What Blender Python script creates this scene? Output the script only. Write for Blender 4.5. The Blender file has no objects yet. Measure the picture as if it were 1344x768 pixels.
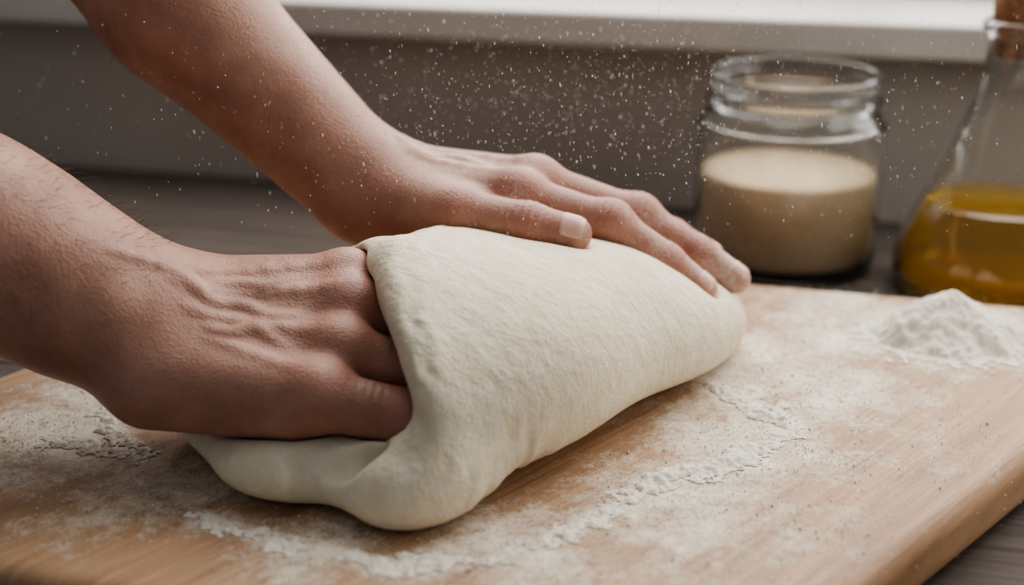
import bpy, numpy as np, math, random
from mathutils import Vector, Matrix
random.seed(3); rng=np.random.default_rng(7)
S=bpy.context.scene
V=lambda *a: np.array(a,dtype=np.float64)

# ------------------------------------------------------------ node helpers
def new_mat(name):
    m=bpy.data.materials.new(name); m.use_nodes=True
    nt=m.node_tree; nt.nodes.clear()
    out=nt.nodes.new('ShaderNodeOutputMaterial'); b=nt.nodes.new('ShaderNodeBsdfPrincipled')
    nt.links.new(b.outputs[0],out.inputs[0]); return m,nt,b,out
def setv(b,**k):
    for n,v in k.items():
        n=n.replace('_',' ')
        if n in b.inputs: b.inputs[n].default_value=v
def coords(nt,scale=(1,1,1),rot=(0,0,0),loc=(0,0,0)):
    tc=nt.nodes.new('ShaderNodeTexCoord'); mp=nt.nodes.new('ShaderNodeMapping')
    mp.inputs['Scale'].default_value=scale; mp.inputs['Rotation'].default_value=rot; mp.inputs['Location'].default_value=loc
    nt.links.new(tc.outputs['Object'],mp.inputs[0]); return mp.outputs[0]
def coords2(nt,rotz,scale):
    a=coords(nt,(1,1,1),(0,0,rotz)); mp=nt.nodes.new('ShaderNodeMapping'); mp.inputs['Scale'].default_value=scale
    nt.links.new(a,mp.inputs[0]); return mp.outputs[0]
def noise(nt,vec,scale,detail=4,rough=.55,dist=0):
    n=nt.nodes.new('ShaderNodeTexNoise'); n.inputs['Scale'].default_value=scale
    n.inputs['Detail'].default_value=detail; n.inputs['Roughness'].default_value=rough; n.inputs['Distortion'].default_value=dist
    nt.links.new(vec,n.inputs['Vector']); return n.outputs['Fac']
def ramp(nt,fac,stops):
    r=nt.nodes.new('ShaderNodeValToRGB'); e=r.color_ramp.elements
    while len(e)<len(stops): e.new(.5)
    for i,(p,c) in enumerate(stops):
        e[i].position=p; e[i].color=(*c,1) if len(c)==3 else c
    nt.links.new(fac,r.inputs[0]); return r.outputs[0]
def mapr(nt,fac,a,b,c=0,d=1):
    m=nt.nodes.new('ShaderNodeMapRange'); m.inputs[1].default_value=a;m.inputs[2].default_value=b;m.inputs[3].default_value=c;m.inputs[4].default_value=d
    nt.links.new(fac,m.inputs[0]); return m.outputs[0]
def math_(nt,op,a,b):
    m=nt.nodes.new('ShaderNodeMath'); m.operation=op
    for i,x in enumerate((a,b)):
        if isinstance(x,(int,float)): m.inputs[i].default_value=x
        else: nt.links.new(x,m.inputs[i])
    return m.outputs[0]
def mix(nt,fac,a,b,mode='MIX'):
    m=nt.nodes.new('ShaderNodeMix'); m.data_type='RGBA'; m.blend_type=mode
    for i,x in ((0,fac),(6,a),(7,b)):
        if isinstance(x,(int,float)): m.inputs[i].default_value=x
        elif isinstance(x,tuple): m.inputs[i].default_value=(*x,1)
        else: nt.links.new(x,m.inputs[i])
    return m.outputs[2]
def bump(nt,h,strength,dist,prev=None):
    b=nt.nodes.new('ShaderNodeBump'); b.inputs['Strength'].default_value=strength; b.inputs['Distance'].default_value=dist
    nt.links.new(h,b.inputs['Height'])
    if prev is not None: nt.links.new(prev,b.inputs['Normal'])
    return b.outputs[0]
def attr(nt,name):
    a=nt.nodes.new('ShaderNodeAttribute'); a.attribute_name=name; return a.outputs['Fac']

# ------------------------------------------------------------ sdf helpers
def smin(a,b,k):
    h=np.clip(.5+.5*(b-a)/k,0,1); return b+(a-b)*h-k*h*(1-h)
def smax(a,b,k): return -smin(-a,-b,k)
def cone(P,a,b,ra,rb):
    a=np.asarray(a,float); b=np.asarray(b,float); ba=b-a; pa=P-a
    h=np.clip(pa@ba/max(ba@ba,1e-12),0,1)
    return np.sqrt(((pa-h[:,None]*ba)**2).sum(1))-(ra+(rb-ra)*h)
def ellip(P,c,r):
    q=(P-np.asarray(c))/np.asarray(r); n=np.sqrt((q**2).sum(1)); g=np.sqrt(((q/np.asarray(r))**2).sum(1))+1e-9
    return n*(n-1)/g
def obj_from(name,verts,faces,mats=(),smooth=True,parent=None):
    me=bpy.data.meshes.new(name); me.from_pydata([tuple(map(float,v)) for v in verts],[],[tuple(map(int,f)) for f in faces]); me.update()
    if smooth: me.polygons.foreach_set('use_smooth',[True]*len(me.polygons))
    o=bpy.data.objects.new(name,me); S.collection.objects.link(o)
    for m in mats: me.materials.append(m)
    if parent: o.parent=parent
    return o
def grad(f,P,e=.0004):
    g=np.empty_like(P)
    for i in range(3):
        d=np.zeros(3); d[i]=e; g[:,i]=f(P+d)-f(P-d)
    return g/(np.linalg.norm(g,axis=1,keepdims=True)+1e-12), np.linalg.norm(g,axis=1)/(2*e)
def nets(f,lo,hi,h,proj=2,c=6):
    lo=np.array(lo,float);hi=np.array(hi,float); n=np.ceil((hi-lo)/h).astype(int)+1; nb=-(-n//c)
    g=np.stack(np.meshgrid(*[lo[i]+(np.arange(nb[i])*c+(c-1)/2)*h for i in range(3)],indexing='ij'),-1).reshape(-1,3)
    dc=f(g).reshape(nb); act=np.abs(dc)<c*h*.87+.0035
    D=np.where(act,np.nan,dc).astype(np.float32)
    for ax in range(3): D=np.repeat(D,c,axis=ax)
    D=np.ascontiguousarray(D[:n[0],:n[1],:n[2]])
    idx=np.nonzero(np.isnan(D)); P=lo+np.stack(idx,1)*h
    out=np.empty(len(P),np.float32)
    for i in range(0,len(P),400000): out[i:i+400000]=f(P[i:i+400000])
    D[idx]=out
    s=D<0
    cnt=np.zeros(tuple(n-1),np.int8)
    offs=[(i,j,k) for i in (0,1) for j in (0,1) for k in (0,1)]
    sl=lambda o:tuple(slice(o[a],n[a]-1+o[a]) for a in range(3))
    for o in offs: cnt+=s[sl(o)]
    cells=np.nonzero((cnt>0)&(cnt<8)); C=np.stack(cells,1)
    vals={o:D[cells[0]+o[0],cells[1]+o[1],cells[2]+o[2]].astype(float) for o in offs}
    acc=np.zeros((len(C),3)); w=np.zeros(len(C))
    for o in offs:
        for a in range(3):
            if o[a]==0:
                p=list(o);p[a]=1;p=tuple(p); v0=vals[o];v1=vals[p]; m=(v0<0)!=(v1<0)
                t=np.where(m,v0/np.where(v0-v1==0,1,v0-v1),0); pos=np.tile(np.array(o,float),(len(C),1)); pos[:,a]+=t
                acc+=pos*m[:,None]; w+=m
    Vt=lo+(C+acc/w[:,None])*h
    vid=np.full(tuple(n-1),-1,np.int64); vid[cells]=np.arange(len(C))
    F=[]
    for a in range(3):
        b,cc=(a+1)%3,(a+2)%3
        s0=[slice(None)]*3;s1=[slice(None)]*3;s0[a]=slice(0,n[a]-1);s1[a]=slice(1,n[a])
        A=s[tuple(s0)];B=s[tuple(s1)]; ed=np.stack(np.nonzero(A!=B),1)
        ed=ed[(ed[:,b]>0)&(ed[:,b]<n[b]-1)&(ed[:,cc]>0)&(ed[:,cc]<n[cc]-1)]
        ins=A[ed[:,0],ed[:,1],ed[:,2]]
        q=[]
        for db,dcc in ((-1,-1),(0,-1),(0,0),(-1,0)):
            e=ed.copy();e[:,b]+=db;e[:,cc]+=dcc; q.append(vid[e[:,0],e[:,1],e[:,2]])
        q=np.stack(q,1); q=np.where(ins[:,None],q,q[:,::-1]); F.append(q)
    F=np.concatenate(F); F=F[(F>=0).all(1)]
    for _ in range(proj):
        G,m=grad(f,Vt); d=f(Vt)/np.maximum(m,.3); Vt=Vt-G*np.clip(d,-h*.7,h*.7)[:,None]
    return Vt,F
def fattr(o,name,vals):
    a=o.data.attributes.new(name,'FLOAT','POINT'); a.data.foreach_set('value',np.asarray(vals,np.float32))
def mesh_fast(name,Vt,F,mats=(),parent=None):
    me=bpy.data.meshes.new(name); me.vertices.add(len(Vt)); me.vertices.foreach_set('co',Vt.astype(np.float32).ravel())
    me.loops.add(F.size); me.loops.foreach_set('vertex_index',F.astype(np.int32).ravel())
    me.polygons.add(len(F)); me.polygons.foreach_set('loop_start',np.arange(0,F.size,F.shape[1],dtype=np.int32))
    me.update(calc_edges=True); me.polygons.foreach_set('use_smooth',np.ones(len(F),bool)); me.validate()
    o=bpy.data.objects.new(name,me); S.collection.objects.link(o)
    for m in mats: me.materials.append(m)
    if parent: o.parent=parent
    return o
LAT=rng.random((256,256))
def vn2(x,y):
    xi=np.floor(x).astype(int);yi=np.floor(y).astype(int);fx=x-xi;fy=y-yi
    fx=fx*fx*(3-2*fx);fy=fy*fy*(3-2*fy); g=lambda a,b:LAT[a%256,b%256]
    return (g(xi,yi)*(1-fx)+g(xi+1,yi)*fx)*(1-fy)+(g(xi,yi+1)*(1-fx)+g(xi+1,yi+1)*fx)*fy
def fbm2(x,y,o=4):
    s=0;a=.5;t=0
    for i in range(o): s=s+a*vn2(x*2**i+17*i,y*2**i+31*i);t+=a;a*=.55
    return s/t

# ------------------------------------------------------------ materials
def skin_material(name):
    m,nt,b,out=new_mat(name)
    v=coords(nt)
    n1=noise(nt,v,38,4,.6); n2=noise(nt,v,160,3,.6)
    base=ramp(nt,n1,[(.25,(.285,.138,.094)),(.5,(.39,.207,.146)),(.78,(.48,.28,.205))])
    red=attr(nt,'red')
    c=mix(nt,math_(nt,'MULTIPLY',red,.68),base,(.43,.145,.108))
    c=mix(nt,mapr(nt,n2,.52,.78,0,.32),c,(.30,.125,.095))
    fl=attr(nt,'flour'); n3=noise(nt,v,900,4,.75); n4=noise(nt,v,90,4,.7)
    msk=mapr(nt,math_(nt,'ADD',math_(nt,'MULTIPLY',n3,.6),math_(nt,'ADD',math_(nt,'MULTIPLY',n4,.6),math_(nt,'MULTIPLY',fl,.45))),.76,1.12,0,.78)
    c=mix(nt,msk,c,(.76,.67,.58))
    nt.links.new(c,b.inputs['Base Color'])
    nt.links.new(mapr(nt,msk,0,1,.41,.85),b.inputs['Roughness'])
    setv(b,Subsurface_Weight=.18,Subsurface_Scale=.004,Subsurface_Radius=(1,.35,.2),Specular_IOR_Level=.45)
    vo=nt.nodes.new('ShaderNodeTexVoronoi'); vo.inputs['Scale'].default_value=900; nt.links.new(v,vo.inputs['Vector'])
    wr=noise(nt,coords(nt,(1,2.6,1),(0,.3,.5)),260,5,.65,1.5)
    n=bump(nt,vo.outputs['Distance'],.45,.00035); n=bump(nt,wr,.48,.0008,n)
    nt.links.new(n,b.inputs['Normal']); return m
SKIN=skin_material('skin')
m,nt,b,out=new_mat('nail'); setv(b,Base_Color=(.60,.38,.31,1),Roughness=.3,Subsurface_Weight=.2,Subsurface_Scale=.003); NAIL=m
m,nt,b,out=new_mat('arm_hair'); setv(b,Base_Color=(.07,.035,.02,1),Roughness=.5); HAIR=m

m,nt,b,out=new_mat('dough'); DOUGH=m
ax=math.radians(49)
v=coords(nt)
vs=coords2(nt,-math.radians(60),(2.0,.8,.8))
n1=noise(nt,v,22,3,.5); n2=noise(nt,vs,50,5,.58,.3); n3=noise(nt,v,260,5,.72); n4=noise(nt,v,1100,3,.6); n5=noise(nt,v,110,4,.6)
c=ramp(nt,n1,[(.3,(.73,.635,.455)),(.7,(.785,.70,.53))])
c=mix(nt,mapr(nt,n5,.48,.70,0,.55),c,(.84,.79,.68))
c=mix(nt,mapr(nt,n3,.50,.72,0,.5),c,(.87,.83,.74))
nt.links.new(c,b.inputs['Base Color'])
setv(b,Roughness=.72,Subsurface_Weight=.12,Subsurface_Scale=.005,Subsurface_Radius=(1,.7,.4),Specular_IOR_Level=.25)
n=bump(nt,n2,.65,.0026); n=bump(nt,n5,.55,.0019,n); n=bump(nt,n3,.8,.0013,n); n=bump(nt,n4,.4,.0003,n); nt.links.new(n,b.inputs['Normal'])

m,nt,b,out=new_mat('flour'); FLOUR=m
v=coords(nt); n3=noise(nt,v,900,4,.7)
nt.links.new(ramp(nt,n3,[(.3,(.68,.62,.52)),(.7,(.78,.73,.64))]),b.inputs['Base Color']); setv(b,Roughness=.95,Specular_IOR_Level=.1)
nt.links.new(bump(nt,n3,.6,.0006),b.inputs['Normal'])
m,nt,b,out=new_mat('airborne_flour'); AIRF=m
setv(b,Base_Color=(.93,.91,.88,1),Roughness=.9,Transmission_Weight=.25,IOR=1.05)

m,nt,b,out=new_mat('board_wood'); BOARD=m
R=-math.radians(48)
v=coords(nt); vg=coords2(nt,R,(1.0,14,3)); vf=coords2(nt,R,(2,70,6))
g1=noise(nt,vg,7,5,.6,.6); g2=noise(nt,vf,9,4,.6); big=noise(nt,v,6,2,.5)
c=ramp(nt,g1,[(.28,(.25,.130,.064)),(.5,(.41,.242,.132)),(.75,(.52,.333,.192))])
c=mix(nt,mapr(nt,g2,.43,.68,0,.62),c,(.20,.102,.052))
c=mix(nt,mapr(nt,big,.4,.8,0,.25),c,(.53,.365,.225))
fl=attr(nt,'flour'); a1=noise(nt,v,48,6,.7); a2=noise(nt,v,1000,5,.85); a3=noise(nt,v,260,4,.7)
t=math_(nt,'ADD',math_(nt,'MULTIPLY',a1,1.2),math_(nt,'ADD',math_(nt,'MULTIPLY',a2,1.15),math_(nt,'MULTIPLY',a3,.65)))
t=math_(nt,'ADD',t,math_(nt,'MULTIPLY',fl,.95))
msk=mapr(nt,t,1.78,2.22,0,.95)
msk=math_(nt,'MULTIPLY',msk,mapr(nt,fl,.02,.22,0,1))
c=mix(nt,msk,c,(.79,.72,.61)); nt.links.new(c,b.inputs['Base Color'])
nt.links.new(mapr(nt,msk,0,1,.55,.9),b.inputs['Roughness'])
nt.links.new(bump(nt,math_(nt,'ADD',g2,math_(nt,'MULTIPLY',msk,1.0)),.4,.0006),b.inputs['Normal'])

m,nt,b,out=new_mat('table_wood'); TABLE=m
vg=coords(nt,(1,16,1),(0,0,0)); g1=noise(nt,vg,9,6,.65,.5); g2=noise(nt,coords(nt,(2,70,2)),14,4,.6)
c=ramp(nt,g1,[(.25,(.050,.042,.038)),(.55,(.105,.084,.072)),(.8,(.16,.13,.112))])
c=mix(nt,mapr(nt,g2,.5,.8,0,.5),c,(.038,.034,.032))
nt.links.new(c,b.inputs['Base Color']); setv(b,Roughness=.75,Specular_IOR_Level=.15); nt.links.new(bump(nt,g2,.4,.001),b.inputs['Normal'])

m,nt,b,out=new_mat('wall_paint'); WALL=m
v=coords(nt); n1=noise(nt,v,5,3,.5); n2=noise(nt,coords(nt,(1,1,20)),3,3,.5)
c=ramp(nt,n1,[(.3,(.39,.345,.305)),(.7,(.47,.415,.36))]); c=mix(nt,mapr(nt,n2,.3,.7,0,.4),c,(.35,.33,.31))
nt.links.new(c,b.inputs['Base Color']); setv(b,Roughness=.85)
m,nt,b,out=new_mat('sill_white'); SILL=m
v=coords(nt); nt.links.new(ramp(nt,noise(nt,v,20,3),[(.3,(.50,.47,.43)),(.7,(.56,.53,.49))]),b.inputs['Base Color']); setv(b,Roughness=.45)
m,nt,b,out=new_mat('floor_boards'); FLOOR=m
v=coords(nt,(1,10,1)); nt.links.new(ramp(nt,noise(nt,v,3,4),[(.3,(.12,.08,.05)),(.7,(.2,.14,.09))]),b.inputs['Base Color']); setv(b,Roughness=.5)
m,nt,b,out=new_mat('clear_glass'); GLASS=m
setv(b,Base_Color=(.97,.99,.98,1),Roughness=.0,IOR=1.45,Transmission_Weight=1.0)
m,nt,b,out=new_mat('olive_oil'); OIL=m
setv(b,Base_Color=(.74,.42,.022,1),Roughness=.02,IOR=1.3,Transmission_Weight=.72)
m,nt,b,out=new_mat('jar_powder'); POWDER=m
v=coords(nt); n1=noise(nt,v,420,5,.8)
nt.links.new(ramp(nt,n1,[(.3,(.48,.345,.215)),(.7,(.74,.57,.39))]),b.inputs['Base Color']); setv(b,Roughness=.95); nt.links.new(bump(nt,n1,.8,.0014),b.inputs['Normal'])
m,nt,b,out=new_mat('cork'); CORK=m
v=coords(nt); nt.links.new(ramp(nt,noise(nt,v,260,4,.7),[(.35,(.22,.10,.05)),(.65,(.42,.24,.13))]),b.inputs['Base Color']); setv(b,Roughness=.8)

# ------------------------------------------------------------ hands
def trace(f,p,n,start=.05):
    n=n/np.linalg.norm(n); q=(p+n*start)[None,:]
    for _ in range(60): q=q-n*f(q)[0]*.8
    return q[0]
def hand_sdf(P,H,detail=True):
    arm=None
    for a,b_,ra,rb in H['arm']:
        d=cone(P,a,b_,ra,rb); arm=d if arm is None else smin(arm,d,.02)
    palm=None
    for a,b_,ra,rb in H['palm']:
        d=cone(P,a,b_,ra,rb); palm=d if palm is None else smin(palm,d,H.get('kp',.009))
    d=smin(arm,palm,.016)
    allf=None
    for ch in H['fingers']:
        df=None
        for (a,ra),(b_,rb) in zip(ch[:-1],ch[1:]):
            e=cone(P,a,b_,ra,rb); df=e if df is None else smin(df,e,.0035)
        allf=df if allf is None else smin(allf,df,.0010)
    d=smin(d,allf,.0050)
    th=None
    for (a,ra),(b_,rb) in zip(H['thumb'][:-1],H['thumb'][1:]):
        e=cone(P,a,b_,ra,rb); th=e if th is None else smin(th,e,.004)
    d=smin(d,th,.007)
    for c,r in H.get('bumps',[]): d=smin(d,np.sqrt(((P-c)**2).sum(1))-r,.008)
    if detail:
        for pl,r in H.get('veins',[]):
            for a,b_ in zip(pl[:-1],pl[1:]): d=smin(d,cone(P,a,b_,r,r),.0038)
        for c,axd,amp,sg,lam in H.get('creases',[]):
            q=P-c; r2=(q**2).sum(1); u=q@axd
            d=d+amp*np.exp(-r2/sg**2)*(.5+.5*np.cos(2*np.pi*u/lam))**2
    return d
def add_veins(H,lines,n,extra=0):
    f=lambda P:hand_sdf(P,H,False); out=[]
    for pts,r,depth in lines:
        depth+=extra
        pts=[np.array(p,float) for p in pts]; fine=[]
        for i in range(len(pts)-1):
            p0=pts[max(i-1,0)];p1=pts[i];p2=pts[i+1];p3=pts[min(i+2,len(pts)-1)]
            for t in np.linspace(0,1,5)[:-1]:
                fine.append(.5*((2*p1)+(-p0+p2)*t+(2*p0-5*p1+4*p2-p3)*t*t+(-p0+3*p1-3*p2+p3)*t**3))
        fine.append(pts[-1]); m=len(fine)
        out.append(([trace(f,p,n)-n*(depth+.0012*max(0,1-min(i,m-1-i)/3.)) for i,p in enumerate(fine)],r))
    H['veins']=out
def joints(H):
    J=[]
    for ch in H['fingers']+[H['thumb']]:
        J+= [ (np.array(c[0]),.014) for c in ch]
    return J
def build_hand(name,H,lo,hi,h,flour_pts):
    f=lambda P:hand_sdf(P,H)
    Vt,F=nets(f,lo,hi,h)
    o=mesh_fast(name,Vt,F,[SKIN])
    red=np.zeros(len(Vt))
    for c,s in joints(H): red=np.maximum(red,np.exp(-((Vt-c)**2).sum(1)/s**2))
    fattr(o,'red',red)
    fl=np.zeros(len(Vt))
    for c,s,a in flour_pts: fl=np.maximum(fl,a*np.exp(-((Vt-np.array(c))**2).sum(1)/s**2))
    fattr(o,'flour',fl)
    return o,Vt,f
def nail(name,parent,f,tip,prev,dors,L,W,fwd=.0):
    tip=np.array(tip,float);prev=np.array(prev,float); a=tip-prev;a/=np.linalg.norm(a)
    dors=np.array(dors,float); dors=dors-a*(dors@a); dors/=np.linalg.norm(dors); s=np.cross(a,dors)
    nu,nv=15,13; vs=[];lev=[]
    for i in range(nu):
        for j in range(nv):
            u=i/(nu-1)*2-1; w=j/(nv-1)*2-1
            sq=math.sqrt(max(0,1-.30*w**4)) ; uu=u*sq
            ang=w*W*(1-.12*u*u if u<0 else 1)
            p=tip+a*(fwd+uu*L/2)+ (dors*math.cos(ang)+s*math.sin(ang))*.012
            vs.append(p); e=max(abs(u),abs(w)); lev.append(.00045 if e<.86 else -.0004)
    P=np.array(vs); lev=np.array(lev)
    for _ in range(25):
        G,m=grad(f,P); P=P-G*((f(P)-lev)*.7)[:,None]
    F=[(i*nv+j,(i+1)*nv+j,(i+1)*nv+j+1,i*nv+j+1) for i in range(nu-1) for j in range(nv-1)]
    return obj_from(name,P,F,[NAIL],parent=parent)

# near hand (pushed into the fold)
N={}
N['arm']=[((-.148,.500,.053),(-.172,.500,.0685),.0262,.0285),((-.172,.500,.0685),(-.206,.500,.091),.0285,.0345),((-.206,.500,.091),(-.37,.50,.200),.0345,.044),
          ((-.37,.50,.200),(-.47,.505,.262),.044,.045),((-.143,.509,.056),(-.185,.509,.080),.0215,.025)]
mc=[((-.140,.517,.061),(-.0670,.525,.0625)),((-.142,.507,.056),(-.0640,.508,.0570)),((-.142,.494,.049),(-.0660,.487,.0475)),((-.138,.484,.043),(-.0720,.467,.0390))]
N['palm']=[(a,b_,.0155,.0125) for a,b_ in mc]+[((-.138,.480,.037),(-.082,.470,.034),.0165,.0135),((-.135,.505,.043),(-.08,.500,.040),.016,.014)]
N['fingers']=[
 [(V(-.0670,.525,.0625),.0120),(V(-.038,.527,.0545),.0102),(V(-.026,.525,.034),.0088),(V(-.038,.522,.020),.0078)],
 [(V(-.0640,.508,.0570),.0118),(V(-.027,.508,.0475),.0102),(V(-.019,.505,.027),.009),(V(-.032,.503,.015),.008)],
 [(V(-.0660,.4865,.0475),.0116),(V(-.0275,.4860,.0385),.0103),(V(-.020,.484,.022),.009),(V(-.034,.484,.013),.008)],
 [(V(-.0720,.4660,.0385),.0114),(V(-.0390,.4635,.0315),.0106),(V(-.032,.464,.019),.009),(V(-.044,.465,.013),.008)]]
N['thumb']=[(V(-.125,.525,.052),.015),(V(-.092,.542,.046),.0135),(V(-.062,.545,.040),.011),(V(-.042,.540,.033),.009)]
nn=V(0,-.38,.92);nn/=np.linalg.norm(nn)
N['bumps']=[(V(-.0670,.525,.0625)+nn*.003,.0108),(V(-.0640,.508,.0570)+nn*.0042,.0108),(V(-.0660,.487,.0475)+nn*.0038,.0104),(V(-.0720,.467,.0390)+nn*.0028,.0100),
            (V(-.152,.487,.056)+nn*.012,.011)]
add_veins(N,[([(-.132,.502,.055),(-.115,.503,.055),(-.09,.507,.056),(-.068,.508,.057)],.0020,.0024),
 ([(-.125,.510,.058),(-.105,.516,.06),(-.072,.524,.06)],.0019,.0023),
 ([(-.125,.494,.05),(-.105,.491,.05),(-.072,.487,.047)],.0019,.0023),
 ([(-.115,.483,.046),(-.100,.477,.043),(-.078,.468,.040)],.0017,.0022),
 ([(-.150,.503,.05),(-.130,.508,.05),(-.116,.500,.05),(-.104,.501,.05),(-.093,.495,.05),(-.082,.497,.05)],.0015,.0016),
 ([(-.118,.509,.05),(-.106,.512,.05),(-.096,.511,.05),(-.086,.517,.05)],.0013,.0015),
 ([(-.116,.487,.05),(-.106,.484,.05),(-.097,.487,.05),(-.085,.478,.05)],.0013,.0016)],nn,.00035)
N['creases']=[(V(-.050,.464,.0345)+nn*.011,V(1,0,-.2),.0005,.008,.0034),(V(-.042,.4865,.042)+nn*.0105,V(1,0,-.25),.0005,.008,.0034)]
near,nV,nf=build_hand('kneading_hand',N,(-.53,.43,-.002),(.0,.575,.32),.0012,[((-.05,.49,.03),.03,.3),((-.12,.47,.02),.02,.2)])

# far hand (resting flat on the dough)
Fh={}
Fh['arm']=[((-.0740,.626,.080),(-.1564,.645,.160),.0220,.0325),((-.1564,.645,.160),(-.29,.68,.292),.0325,.043),((-.29,.68,.292),(-.365,.70,.37),.043,.045),((-.069,.618,.078),(-.15,.637,.155),.0200,.028)]
mcf=[((-.062,.612,.080),(.003,.598,.0785)),((-.060,.623,.082),(.011,.618,.0790)),((-.060,.634,.081),(.007,.638,.0755)),((-.060,.645,.076),(-.002,.655,.068))]
Fh['palm']=[(a,b_,.0140,.0108) for a,b_ in mcf]+[((-.066,.612,.070),(-.024,.584,.074),.0165,.0120),((-.05,.625,.072),(-.005,.62,.070),.014,.011)]
Fh['fingers']=[
 [(V(.003,.598,.0785),.0106),(V(.0445,.596,.0665),.0090),(V(.0700,.592,.0500),.0080),(V(.0865,.587,.0380),.0070)],
 [(V(.011,.618,.0790),.0108),(V(.0590,.618,.0630),.0092),(V(.0870,.613,.0470),.0081),(V(.1050,.608,.0355),.0071)],
 [(V(.007,.638,.0755),.0104),(V(.050,.640,.0600),.0088),(V(.078,.637,.0480),.0079),(V(.0960,.633,.0385),.0070)],
 [(V(-.002,.655,.068),.0100),(V(.032,.661,.054),.0080),(V(.052,.661,.0430),.0072),(V(.066,.659,.0345),.0064)]]
Fh['thumb']=[(V(-.055,.605,.074),.0150),(V(-.022,.580,.0755),.0112),(V(.007,.571,.0735),.0098),(V(.0265,.567,.0705),.0082)]
nd=V(0,.10,.99)
def fdir(a,b_): d=np.array(b_)-np.array(a); return d/np.linalg.norm(d)
Fh['creases']=[]
for ch in Fh['fingers'][:3]:
    for i,am,sg in ((1,.0008,.0085),(2,.0006,.007)):
        c=ch[i][0]; axd=fdir(ch[i-1][0],ch[i+1][0]); up=V(-.2,-.3,.93)
        Fh['creases'].append((c+up*ch[i][1]*.9,axd,am,sg,.0034))
t=Fh['thumb']; Fh['creases'].append((t[2][0]+V(0,-.5,.8)*.009,fdir(t[1][0],t[3][0]),.0008,.009,.0034))
Fh['bumps']=[(V(.003,.598,.0785)+nd*.002,.0098),(V(.011,.618,.0790)+nd*.0025,.0098),(V(.0445,.596,.0665)+V(.2,-.2,.9)*.0015,.0086),(V(.0590,.618,.0630)+V(.2,-.1,.9)*.0015,.0088)]
add_veins(Fh,[([(-.050,.613,.09),(-.03,.607,.09),(-.002,.599,.09)],.0018,.0022),([(-.050,.625,.09),(-.02,.621,.09),(.008,.618,.09)],.0018,.0022),
  ([(-.055,.62,.09),(-.04,.612,.09),(-.025,.615,.09),(-.01,.608,.09)],.0014,.0017)],nd)
far,fV,ff=build_hand('kneading_hand.001',Fh,(-.42,.545,.022),(.122,.755,.425),.0013,
   [((.09,.592,.038),.022,.9),((.106,.611,.036),.022,.9),((.06,.60,.055),.028,.65),((.026,.567,.07),.018,.5),((.0,.59,.08),.05,.35)])
t=Fh['thumb']; nail('thumb_nail',far,ff,t[3][0],t[2][0],(-.1,-.55,.80),.0150,.92,.0016)
for nm,ch in zip(('index_nail','middle_nail','ring_nail'),Fh['fingers']):
    nail(nm,far,ff,ch[3][0],ch[2][0],(.3,-.35,.9),.0120,.85,.0010)

# arm hair
def hair(name,parent,Vt,f,mask,n,dirv,L):
    idx=np.nonzero(mask)[0]; idx=rng.choice(idx,n,replace=False); P=Vt[idx]; G,_=grad(f,P)
    cu=bpy.data.curves.new(name,'CURVE'); cu.dimensions='3D'; cu.bevel_depth=.00008; cu.bevel_resolution=0
    for p,g in zip(P,G):
        d=np.array(dirv)+rng.normal(0,.35,3); d/=np.linalg.norm(d); l=L*rng.uniform(.5,1.1)
        sp=cu.splines.new('POLY'); sp.points.add(3)
        for i,t in enumerate((0,.33,.66,1)):
            q=p-g*.0003+ (g*(.75*t-.35*t*t)+d*t*.8)*l; sp.points[i].co=(*q,1); sp.points[i].radius=1-.8*t
    o=bpy.data.objects.new(name,cu); S.collection.objects.link(o); cu.materials.append(HAIR); o.parent=parent
hair('arm_hair',near,nV,nf,(nV[:,0]<-.135)&(nV[:,0]>-.30)&(nV[:,2]>.07),1200,(.75,.1,-.35),.010)
hair('arm_hair_far',far,fV,ff,(fV[:,0]<-.085)&(fV[:,0]>-.22),450,(.6,0,-.6),.006)

# ------------------------------------------------------------ dough
DO=V(-.05,.44); DS=V(math.cos(ax),math.sin(ax)); DN=V(-math.sin(ax),math.cos(ax))
st=np.array([-.08,-.03,0,.035,.07,.11,.165,.20,.23,.28])
wv=np.array([.066,.071,.075,.0795,.0805,.0765,.062,.052,.044,.038]); hv=np.array([.070,.077,.082,.0835,.082,.078,.062,.050,.042,.037])
sh=np.array([-.017,-.018,-.021,-.0275,-.033,-.034,-.0285,-.0225,-.017,-.012])
from numpy import interp
ts=np.linspace(-.08,.28,200)
def sm(a):
    x=interp(ts,st,a); k=np.ones(25)/25; return np.convolve(np.pad(x,12,mode='edge'),k,'valid')
WS,HS,SH=sm(wv),sm(hv),sm(sh); SEND=.249
RIM=[(-.0660,.545,.0625),(-.0565,.533,.0680),(-.0480,.520,.0680),(-.0385,.503,.0620),(-.0290,.484,.0500),(-.0245,.465,.0370),(-.0290,.449,.0240),(-.0420,.442,.0170)]
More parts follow.
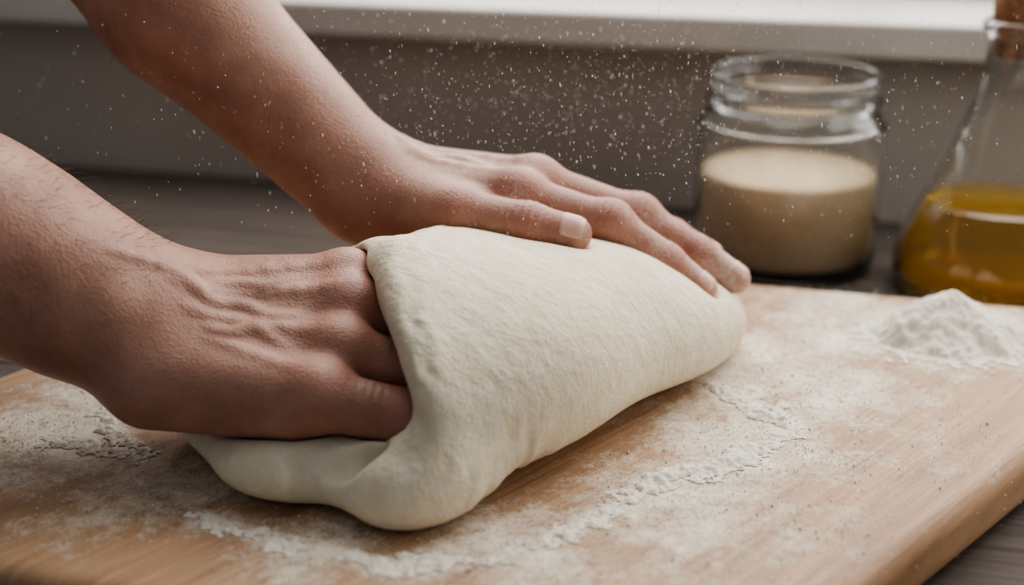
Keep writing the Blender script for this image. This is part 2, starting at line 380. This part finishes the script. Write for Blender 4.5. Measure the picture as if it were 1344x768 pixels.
def dough_sdf(P):
    q=P[:,:2]-DO; s=q@DS; p=q@DN
    wob=.0012*np.sin(s*55+p*20+1)+.0009*np.sin(p*70-s*31+P[:,2]*40)
    n_=fbm2(P[:,1]*90+P[:,2]*60,P[:,0]*90+7,2)
    fw=np.exp(-((P[:,0]+.003)/.022)**2-((P[:,2]-.014)/.020)**2)*(p<.02)
    wob=wob+.0012*fw*(n_-.2)*np.sin((P[:,0]-.35*P[:,2])*2*np.pi/.0105+5*n_)
    fw2=np.exp(-((P[:,0]+.034)/.013)**2)*np.clip((P[:,2]-.03)/.02,0,1)
    wob=wob+.0008*fw2*(n_-.25)*np.sin((P[:,0]+.45*P[:,2])*2*np.pi/.0110+6*n_)
    w=interp(s,ts,WS); h=interp(s,ts,HS)
    u=np.clip((s-(SEND-.045))/.045,0,1.2); cap=np.sqrt(np.clip(1-u**2.4,1e-4,1))
    w2=w*(.30+.70*cap); h2=h*(.40+.60*cap)
    pc=w+interp(s,ts,SH); zc=h2*.40; hi_=h2*.60; lo_=zc*1.16; dz=P[:,2]-zc
    ez=np.where(dz>0,(np.abs(dz)/hi_)**2.0,(np.abs(dz)/lo_)**2.9)
    e=(np.abs((p-pc)/w2)**2.1+ez)**(1/2.1)
    d=(e-1)*np.minimum(w2,hi_)
    d=smax(d,s-SEND,.012)
    xc=-.050+.40*np.clip(.07-P[:,2],-.02,.05)
    d=smax(d,xc-P[:,0],.022)
    rim=None
    for a,b_ in zip(RIM[:-1],RIM[1:]):
        e=cone(P,a,b_,.0095,.0095); rim=e if rim is None else smin(rim,e,.003)
    d=smin(d,rim,.010)
    d=smin(d,ellip(P,(-.040,.456,.012),(.030,.0265,.0175)),.018)
    tg=smin(ellip(P,(-.068,.480,.012),(.050,.038,.0185)),ellip(P,(-.102,.509,.010),(.034,.033,.015)),.014)
    d=smin(d,tg,.008)
    d=smax(d,-cone(P,(-.085,.505,.052),(-.032,.508,.048),.015,.010),.006)
    for a,b_,r_,k_ in (((-.036,.449,.0225),(-.050,.446,.0225),.0030,.005),((-.050,.446,.0225),(-.062,.444,.0225),.0026,.006),((-.062,.444,.0225),(-.077,.447,.022),.0020,.006),((-.077,.447,.022),(-.0755,.4420,.002),.0028,.006)):
        d=smax(d,-cone(P,a,b_,r_,r_),k_)
    d=d+wob
    hd=hand_sdf(P,N,False)-.0005
    d=smax(d,-hd,.003)
    fd=hand_sdf(P,Fh,False)-.0003
    d=smax(d,-fd,.005)
    return smax(d,.0002-P[:,2],.003)
dV,dF=nets(dough_sdf,(-.15,.395,-.003),(.150,.71,.10),.0014)
dough=mesh_fast('bread_dough',dV,dF,[DOUGH])

# ------------------------------------------------------------ cutting board
Q=np.array([(-.325,.457),(.055,.333),(.352,.650),(-.1035,.767)])
def board_sdf(P):
    d2=None
    for i in range(4):
        a=Q[i];b_=Q[(i+1)%4];e=(b_-a)/np.linalg.norm(b_-a);n=np.array([e[1],-e[0]])
        x=(P[:,:2]-a)@n; d2=x if d2 is None else smax(d2,x,.03)
    dz=np.abs(P[:,2]+.014)-.0138; r=.009
    A=np.maximum(d2+r,0);B=np.maximum(dz+r,0)
    return np.sqrt(A*A+B*B)+np.minimum(np.maximum(d2+r,dz+r),0)-r
bV,bF=nets(board_sdf,(-.335,.325,-.031),(.36,.775,.003),.0024,proj=3)
board=mesh_fast('cutting_board',bV,bF,[BOARD])
def seg(X,Y,a,b_):
    bx,by=b_[0]-a[0],b_[1]-a[1]; t=np.clip(((X-a[0])*bx+(Y-a[1])*by)/(bx*bx+by*by),0,1)
    return np.hypot(X-a[0]-t*bx,Y-a[1]-t*by)
LINES=[([(.050,.470),(.080,.486),(.101,.500),(.1185,.5200),(.105,.541),(.0900,.563)],.0095,1.0),
       ([(-.115,.446),(-.092,.434),(-.0739,.4225),(-.0299,.4088),(.0077,.4224),(.045,.458)],.011,.74),
       ([(-.176,.535),(-.1681,.5259),(-.155,.505),(-.1467,.492)],.0065,.85),
       ([(-.215,.515),(-.19,.508),(-.160,.500)],.014,.70)]
BLOBS=[(.10,.51,.06,.68),(.12,.60,.06,.64),(.16,.625,.05,.70),(.17,.67,.05,.6),(.21,.63,.060,.86),(.0,.418,.045,.66),(-.07,.425,.035,.62),(-.19,.515,.05,.78),(-.19,.553,.035,.7),(.06,.455,.05,.66),(-.13,.47,.05,.55),(.14,.56,.06,.64),(.10,.44,.05,.44),(.17,.50,.05,.38),(-.02,.40,.045,.46),(.07,.42,.045,.42),(.10,.57,.035,.72),(-.15,.45,.04,.46),(-.22,.50,.04,.55)]
def dens(X,Y):
    d=np.zeros_like(X)
    for pl,w,a in LINES:
        m=np.full_like(X,9.)
        for p0,p1 in zip(pl[:-1],pl[1:]): m=np.minimum(m,seg(X,Y,p0,p1))
        d=np.maximum(d,a*np.exp(-(m/w)**2))
    return d
def haze(X,Y):
    d=dens(X,Y)*.9
    for x,y,r,a in BLOBS: d=np.maximum(d,a*np.exp(-((X-x)**2+(Y-y)**2)/r**2))
    return d
fattr(board,'flour',haze(bV[:,0],bV[:,1])*(bV[:,2]>-.004))
def clear(pts): return dough_sdf(pts)>.0008
step=.0006; gx=np.arange(-.225,.235,step);gy=np.arange(.385,.60,step); X,Y=np.meshgrid(gx,gy,indexing='ij')
wx=X+.020*(fbm2(X*110,Y*110)-.5);wy=Y+.020*(fbm2(X*110+40,Y*110+9)-.5)
D=dens(wx,wy); f1=fbm2(X*260,Y*260,4); f2=fbm2(X*620+5,Y*620,3); f0=fbm2(X*45+9,Y*45,2)
H=.0036*(D*(-.20+.8*f0+.8*f1+.6*f2)-.58)
keep=H>0; vk=np.nonzero(keep); cl=clear(np.stack([X[vk],Y[vk],np.full(len(vk[0]),.001)],1)); keep[vk[0][~cl],vk[1][~cl]]=False
idx=-np.ones(X.shape,int); vk=np.nonzero(keep|np.roll(keep,1,0)|np.roll(keep,-1,0)|np.roll(keep,1,1)|np.roll(keep,-1,1)); idx[vk]=np.arange(len(vk[0]))
fv=np.stack([X[vk],Y[vk],np.maximum(H[vk],-.00005)+.0001],1)
q=np.stack([idx[:-1,:-1],idx[1:,:-1],idx[1:,1:],idx[:-1,1:]],-1).reshape(-1,4); q=q[(q>=0).all(1)]
ico=[(0,0,1),(0,0,-1),(1,0,0),(-1,0,0),(0,1,0),(0,-1,0)]; icf=[(0,2,4),(0,4,3),(0,3,5),(0,5,2),(1,4,2),(1,3,4),(1,5,3),(1,2,5)]
def specks(name,pts,rad,stretch=None,mat=FLOUR):
    I=np.array(ico,float); n=len(pts)
    A=I[None]*rad[:,None,None]*rng.uniform(.6,1.3,(n,6,1))
    if stretch is not None: A=A+ (I@V(-.3,0,1))[None,:,None]*stretch[:,None,:]
    vv=(pts[:,None,:]+A).reshape(-1,3); F=(np.arange(n)[:,None,None]*6+np.array(icf)[None]).reshape(-1,3)
    return mesh_fast(name,vv,F,[mat])
ridge=mesh_fast('scattered_flour',fv,q,[FLOUR])
c=np.stack([rng.uniform(-.24,.26,560000),rng.uniform(.36,.70,560000)],1); pr=haze(c[:,0],c[:,1])*(.35+1.5*(fbm2(c[:,0]*60,c[:,1]*60)-.25))
c=c[rng.random(len(c))<np.clip(pr,0,1)**2.2*.6]; c=c[clear(np.column_stack([c,np.full(len(c),.001)]))]
r=rng.gamma(1.2,.00009,len(c))+.00008; r=np.minimum(r,.0009)
cr=specks('flour_crumbs',np.column_stack([c,r*.6]),r); print('CRUMBS',len(c))
bpy.ops.object.select_all(action='DESELECT'); cr.select_set(True); ridge.select_set(True); bpy.context.view_layer.objects.active=ridge; bpy.ops.object.join()
# airborne dust
n=4200
px=np.where(rng.random(n)<.82,rng.normal(.04,.08,n),rng.uniform(-.3,.3,n)); py=rng.uniform(.48,.70,n); pz=.095+np.abs(rng.normal(0,.060,n))
P=np.column_stack([px,py,pz]); r=np.minimum(rng.gamma(1.4,.00006,n)+.00006,.0004)
ok=(nf(P)>.002)&(ff(P)>.002)&(dough_sdf(P)>.002); P=P[ok]; r=r[ok]; n=len(P)
specks('airborne_flour_dust',P,r,np.column_stack([rng.normal(0,.0001,n),np.zeros(n),rng.gamma(1.5,.00018,n)]),AIRF)
# flour pile
st_=.0007; a=np.arange(-.06,.06,st_); X,Y=np.meshgrid(a,a,indexing='ij'); rr=np.hypot(X/1.3,Y)*(1+.7*(fbm2(X*60+3,Y*60)-.5))
H=.0250*(1-np.sqrt((rr/.0305)**2+.02))
H+=.008*(fbm2(X*110,Y*110,5)-.5)*np.clip(1.4-rr/.0305,0,1)+.0018*(fbm2(X*520,Y*520,3)-.5)
H=np.maximum(H,.0022*(fbm2(X*230,Y*230,4)-.30-.35*np.clip((rr-.028)/.014,0,1))-.0002); H=np.where(rr<.045,H,-1)
keep=H>-.0003; idx=-np.ones(X.shape,int); vk=np.nonzero(keep); idx[vk]=np.arange(len(vk[0]))
fv=np.stack([X[vk]+.2150,Y[vk]+.6260,np.maximum(H[vk],0)+.0001],1)
q=np.stack([idx[:-1,:-1],idx[1:,:-1],idx[1:,1:],idx[:-1,1:]],-1).reshape(-1,4); q=q[(q>=0).all(1)]
mesh_fast('flour_pile',fv,q,[FLOUR])

# ------------------------------------------------------------ lathe objects
def lathe(name,prof,loc,mat,parent=None,n=96,close=False):
    vs=[];fs=[]
    for r,z in prof:
        for i in range(n):
            t=2*math.pi*i/n; vs.append((r*math.cos(t),r*math.sin(t),z))
    m=len(prof); rng_=range(m if close else m-1)
    for j in rng_:
        k=(j+1)%m
        for i in range(n):
            i2=(i+1)%n; fs.append((j*n+i,j*n+i2,k*n+i2,k*n+i))
    o=obj_from(name,vs,fs,[mat],parent=parent); o.location=loc; return o
def smooth_prof(p,k=4):
    p=[np.array(x,float) for x in p]; out=[]
    for i in range(len(p)-1):
        p0=p[max(i-1,0)];p1=p[i];p2=p[i+1];p3=p[min(i+2,len(p)-1)]
        for t in np.linspace(0,1,k+1)[:-1]:
            v=.5*((2*p1)+(-p0+p2)*t+(2*p0-5*p1+4*p2-p3)*t*t+(-p0+3*p1-3*p2+p3)*t**3); v[0]=max(v[0],.0001); out.append(tuple(v))
    out.append(tuple(p[-1])); return out
def empty(name,loc):
    e=bpy.data.objects.new(name,None); e.location=loc; e.empty_display_size=.02; S.collection.objects.link(e); return e
TZ=-.028
jar=empty('glass_jar_of_flour',(.1710,.824,TZ))
outer=[(.0001,.0),(.03,.0),(.048,.0),(.0545,.003),(.0565,.009),(.057,.03),(.057,.084),(.0557,.0915),(.0515,.0970),(.0497,.0995),(.0515,.1020),(.0530,.1040),(.0515,.1065),(.0502,.1090),(.0508,.1125),(.0520,.1155),(.0522,.1185),(.0505,.1205)]
inner=[(.0482,.1197),(.0475,.113),(.0472,.101),(.0490,.0955),(.0527,.0900),(.0540,.084),(.0540,.03),(.0533,.012),(.0500,.007),(.03,.0060),(.0001,.0060)]
lathe('jar_glass',smooth_prof(outer)+smooth_prof(inner),(0,0,0),GLASS,jar)
pw=[(.0001,.0064),(.030,.0064),(.0495,.0075),(.0528,.0125),(.0536,.03),(.0536,.0585),(.0530,.0600),(.045,.0606),(.02,.0610),(.0001,.0608)]
lathe('jar_powder',pw,(0,0,0),POWDER,jar)
bot=empty('olive_oil_bottle',(.2855,.768,TZ))
KR=.88
def kr(p): return [(r*KR if z<.090 else (r if z<.12 else r*1.10),z) for r,z in p]
outer=[(.0001,0),(.04,0),(.058,.001),(.0645,.006),(.0665,.014),(.0650,.026),(.0590,.042),(.0500,.058),(.0400,.076),(.0290,.096),(.0218,.116),(.0175,.130),(.0168,.145),(.0172,.152),(.0200,.1545),(.0200,.158),(.0180,.160)]
inner=[(.0150,.1585),(.0145,.150),(.0145,.132),(.0188,.117),(.0262,.096),(.0370,.076),(.0470,.058),(.0560,.042),(.0620,.026),(.0632,.014),(.0610,.008),(.055,.005),(.0001,.005)]
lathe('bottle_glass',smooth_prof(kr(outer))+smooth_prof(kr(inner)),(0,0,0),GLASS,bot)
oil=[(.0001,.0053),(.054,.0053),(.0603,.0083),(.0627,.014),(.0615,.026),(.0555,.042),(.0480,.0550),(.0470,.0553),(.0001,.0553)]
lathe('oil',smooth_prof(kr(oil[:7]),4)+kr(oil[7:]),(0,0,0),OIL,bot)
lathe('cork_stopper',[(.0001,.140),(.0148,.140),(.0155,.158),(.0175,.161),(.0180,.176),(.0165,.179),(.0001,.180)],(0,0,0),CORK,bot)
cu=bpy.data.curves.new('bottle_handle','CURVE'); cu.dimensions='3D'; cu.bevel_depth=.0032; cu.bevel_resolution=6
sp=cu.splines.new('BEZIER'); hp=[(.0185,0,.140),(.034,0,.146),(.046,0,.125),(.040,0,.098),(.028,0,.094)]
sp.bezier_points.add(len(hp)-1)
for p_,h_ in zip(sp.bezier_points,hp): p_.co=h_; p_.handle_left_type=p_.handle_right_type='AUTO'
o=bpy.data.objects.new('bottle_handle',cu); S.collection.objects.link(o); cu.materials.append(GLASS); o.parent=bot; o.rotation_euler=(0,0,-.35)

# ------------------------------------------------------------ table, wall, window
OR=(.178,.93); RZ=-math.radians(14)
def box(name,x0,x1,y0,y1,z0,z1,mat,bev=.003,parent=None):
    vs=[(x,y,z) for x in (x0,x1) for y in (y0,y1) for z in (z0,z1)]
    fs=[(0,1,3,2),(4,6,7,5),(0,4,5,1),(2,3,7,6),(0,2,6,4),(1,5,7,3)]
    o=obj_from(name,vs,fs,[mat],smooth=False,parent=parent)
    if not parent: o.location=(OR[0],OR[1],0); o.rotation_euler=(0,0,RZ)
    if bev:
        mm=o.modifiers.new('b','BEVEL'); mm.width=bev; mm.segments=3
    return o
tb=empty('kitchen_table',(OR[0],OR[1],0)); tb.rotation_euler=(0,0,RZ)
for i in range(6):
    box('plank_%d'%i,-1.0,.9,-.74+i*.123,-.74+(i+1)*.123-.0008,TZ-.035,TZ,TABLE,.0015,tb)
for i,(x,y) in enumerate(((-.93,-.68),(.82,-.68),(-.93,-.07),(.82,-.07))): box('leg_%d'%i,x-.03,x+.03,y-.03,y+.03,-.778,TZ-.0355,TABLE,.003,tb)
box('apron',-.9,.8,-.66,-.64,TZ-.11,TZ-.0355,TABLE,.002,tb)
box('floor',-2.5,2.5,-2.6,.2,-.80,-.778,FLOOR,0)
box('wall_back',-2.5,2.5,.002,.16,-.778,.088,WALL,0)
for nm,x0,x1,z0,z1 in (('wall_back_left',-2.5,-1.2,.088,1.6),('wall_back_right',1.3,2.5,.088,1.6),('wall_back_top',-1.2,1.3,1.25,1.6)): box(nm,x0,x1,.002,.16,z0,z1,WALL,0)
box('window_sill',-1.2,1.3,-.030,.135,.0885,.1120,SILL,.003)
win=empty('window_1',(OR[0],OR[1],0)); win.rotation_euler=(0,0,RZ)
for i,(x0,x1,z0,z1) in enumerate(((-1.2,1.3,.1125,.155),(-1.2,1.3,1.21,1.25),(-1.2,-1.16,.155,1.21),(1.26,1.3,.155,1.21),(.03,.07,.155,1.21))):
    box('frame_%d'%i,x0,x1,.10,.14,z0,z1,SILL,.003,win)

# ------------------------------------------------------------ light
w=bpy.data.worlds.new('World'); S.world=w; w.use_nodes=True; nt=w.node_tree; bg=nt.nodes['Background']
bg.inputs[0].default_value=(.88,.93,1,1); bg.inputs[1].default_value=.22
def area(name,loc,target,sx,sy,power,col):
    l=bpy.data.lights.new(name,'AREA'); l.shape='RECTANGLE'; l.size=sx;l.size_y=sy;l.energy=power;l.color=col
    o=bpy.data.objects.new(name,l); S.collection.objects.link(o); o.location=loc
    o.rotation_euler=(Vector(target)-Vector(loc)).to_track_quat('-Z','Y').to_euler(); return o
area('window_daylight',(.28,1.06,.62),(.02,.5,.0),1.15,.85,19.5,(1,.965,.925))
area('overhead_fill',(-.1,.5,1.5),(0,.6,0),.5,.5,1.8,(1,.96,.90))  # added soft fill from above, not an actual fixture in the kitchen
area('side_wall_fill',(.85,.40,.38),(.45,.9,.05),.4,.4,3.0,(1,.94,.87))  # added light that brightens the right of the wall; no window there
try:
    S.view_settings.view_transform='AgX'; S.view_settings.look='AgX - Medium High Contrast'
except Exception as e: print(e)

# ------------------------------------------------------------ camera
cd=bpy.data.cameras.new('Camera'); cd.lens=48.2; cd.sensor_width=36; cd.clip_start=.02
cd.dof.use_dof=True; cd.dof.focus_distance=.555; cd.dof.aperture_fstop=4.5
co=bpy.data.objects.new('Camera',cd); S.collection.objects.link(co); co.location=(0,0,.25); co.rotation_euler=(math.radians(70),0,0)
S.camera=co
print('VERTS',len(nV),len(fV),len(dV),len(bV))
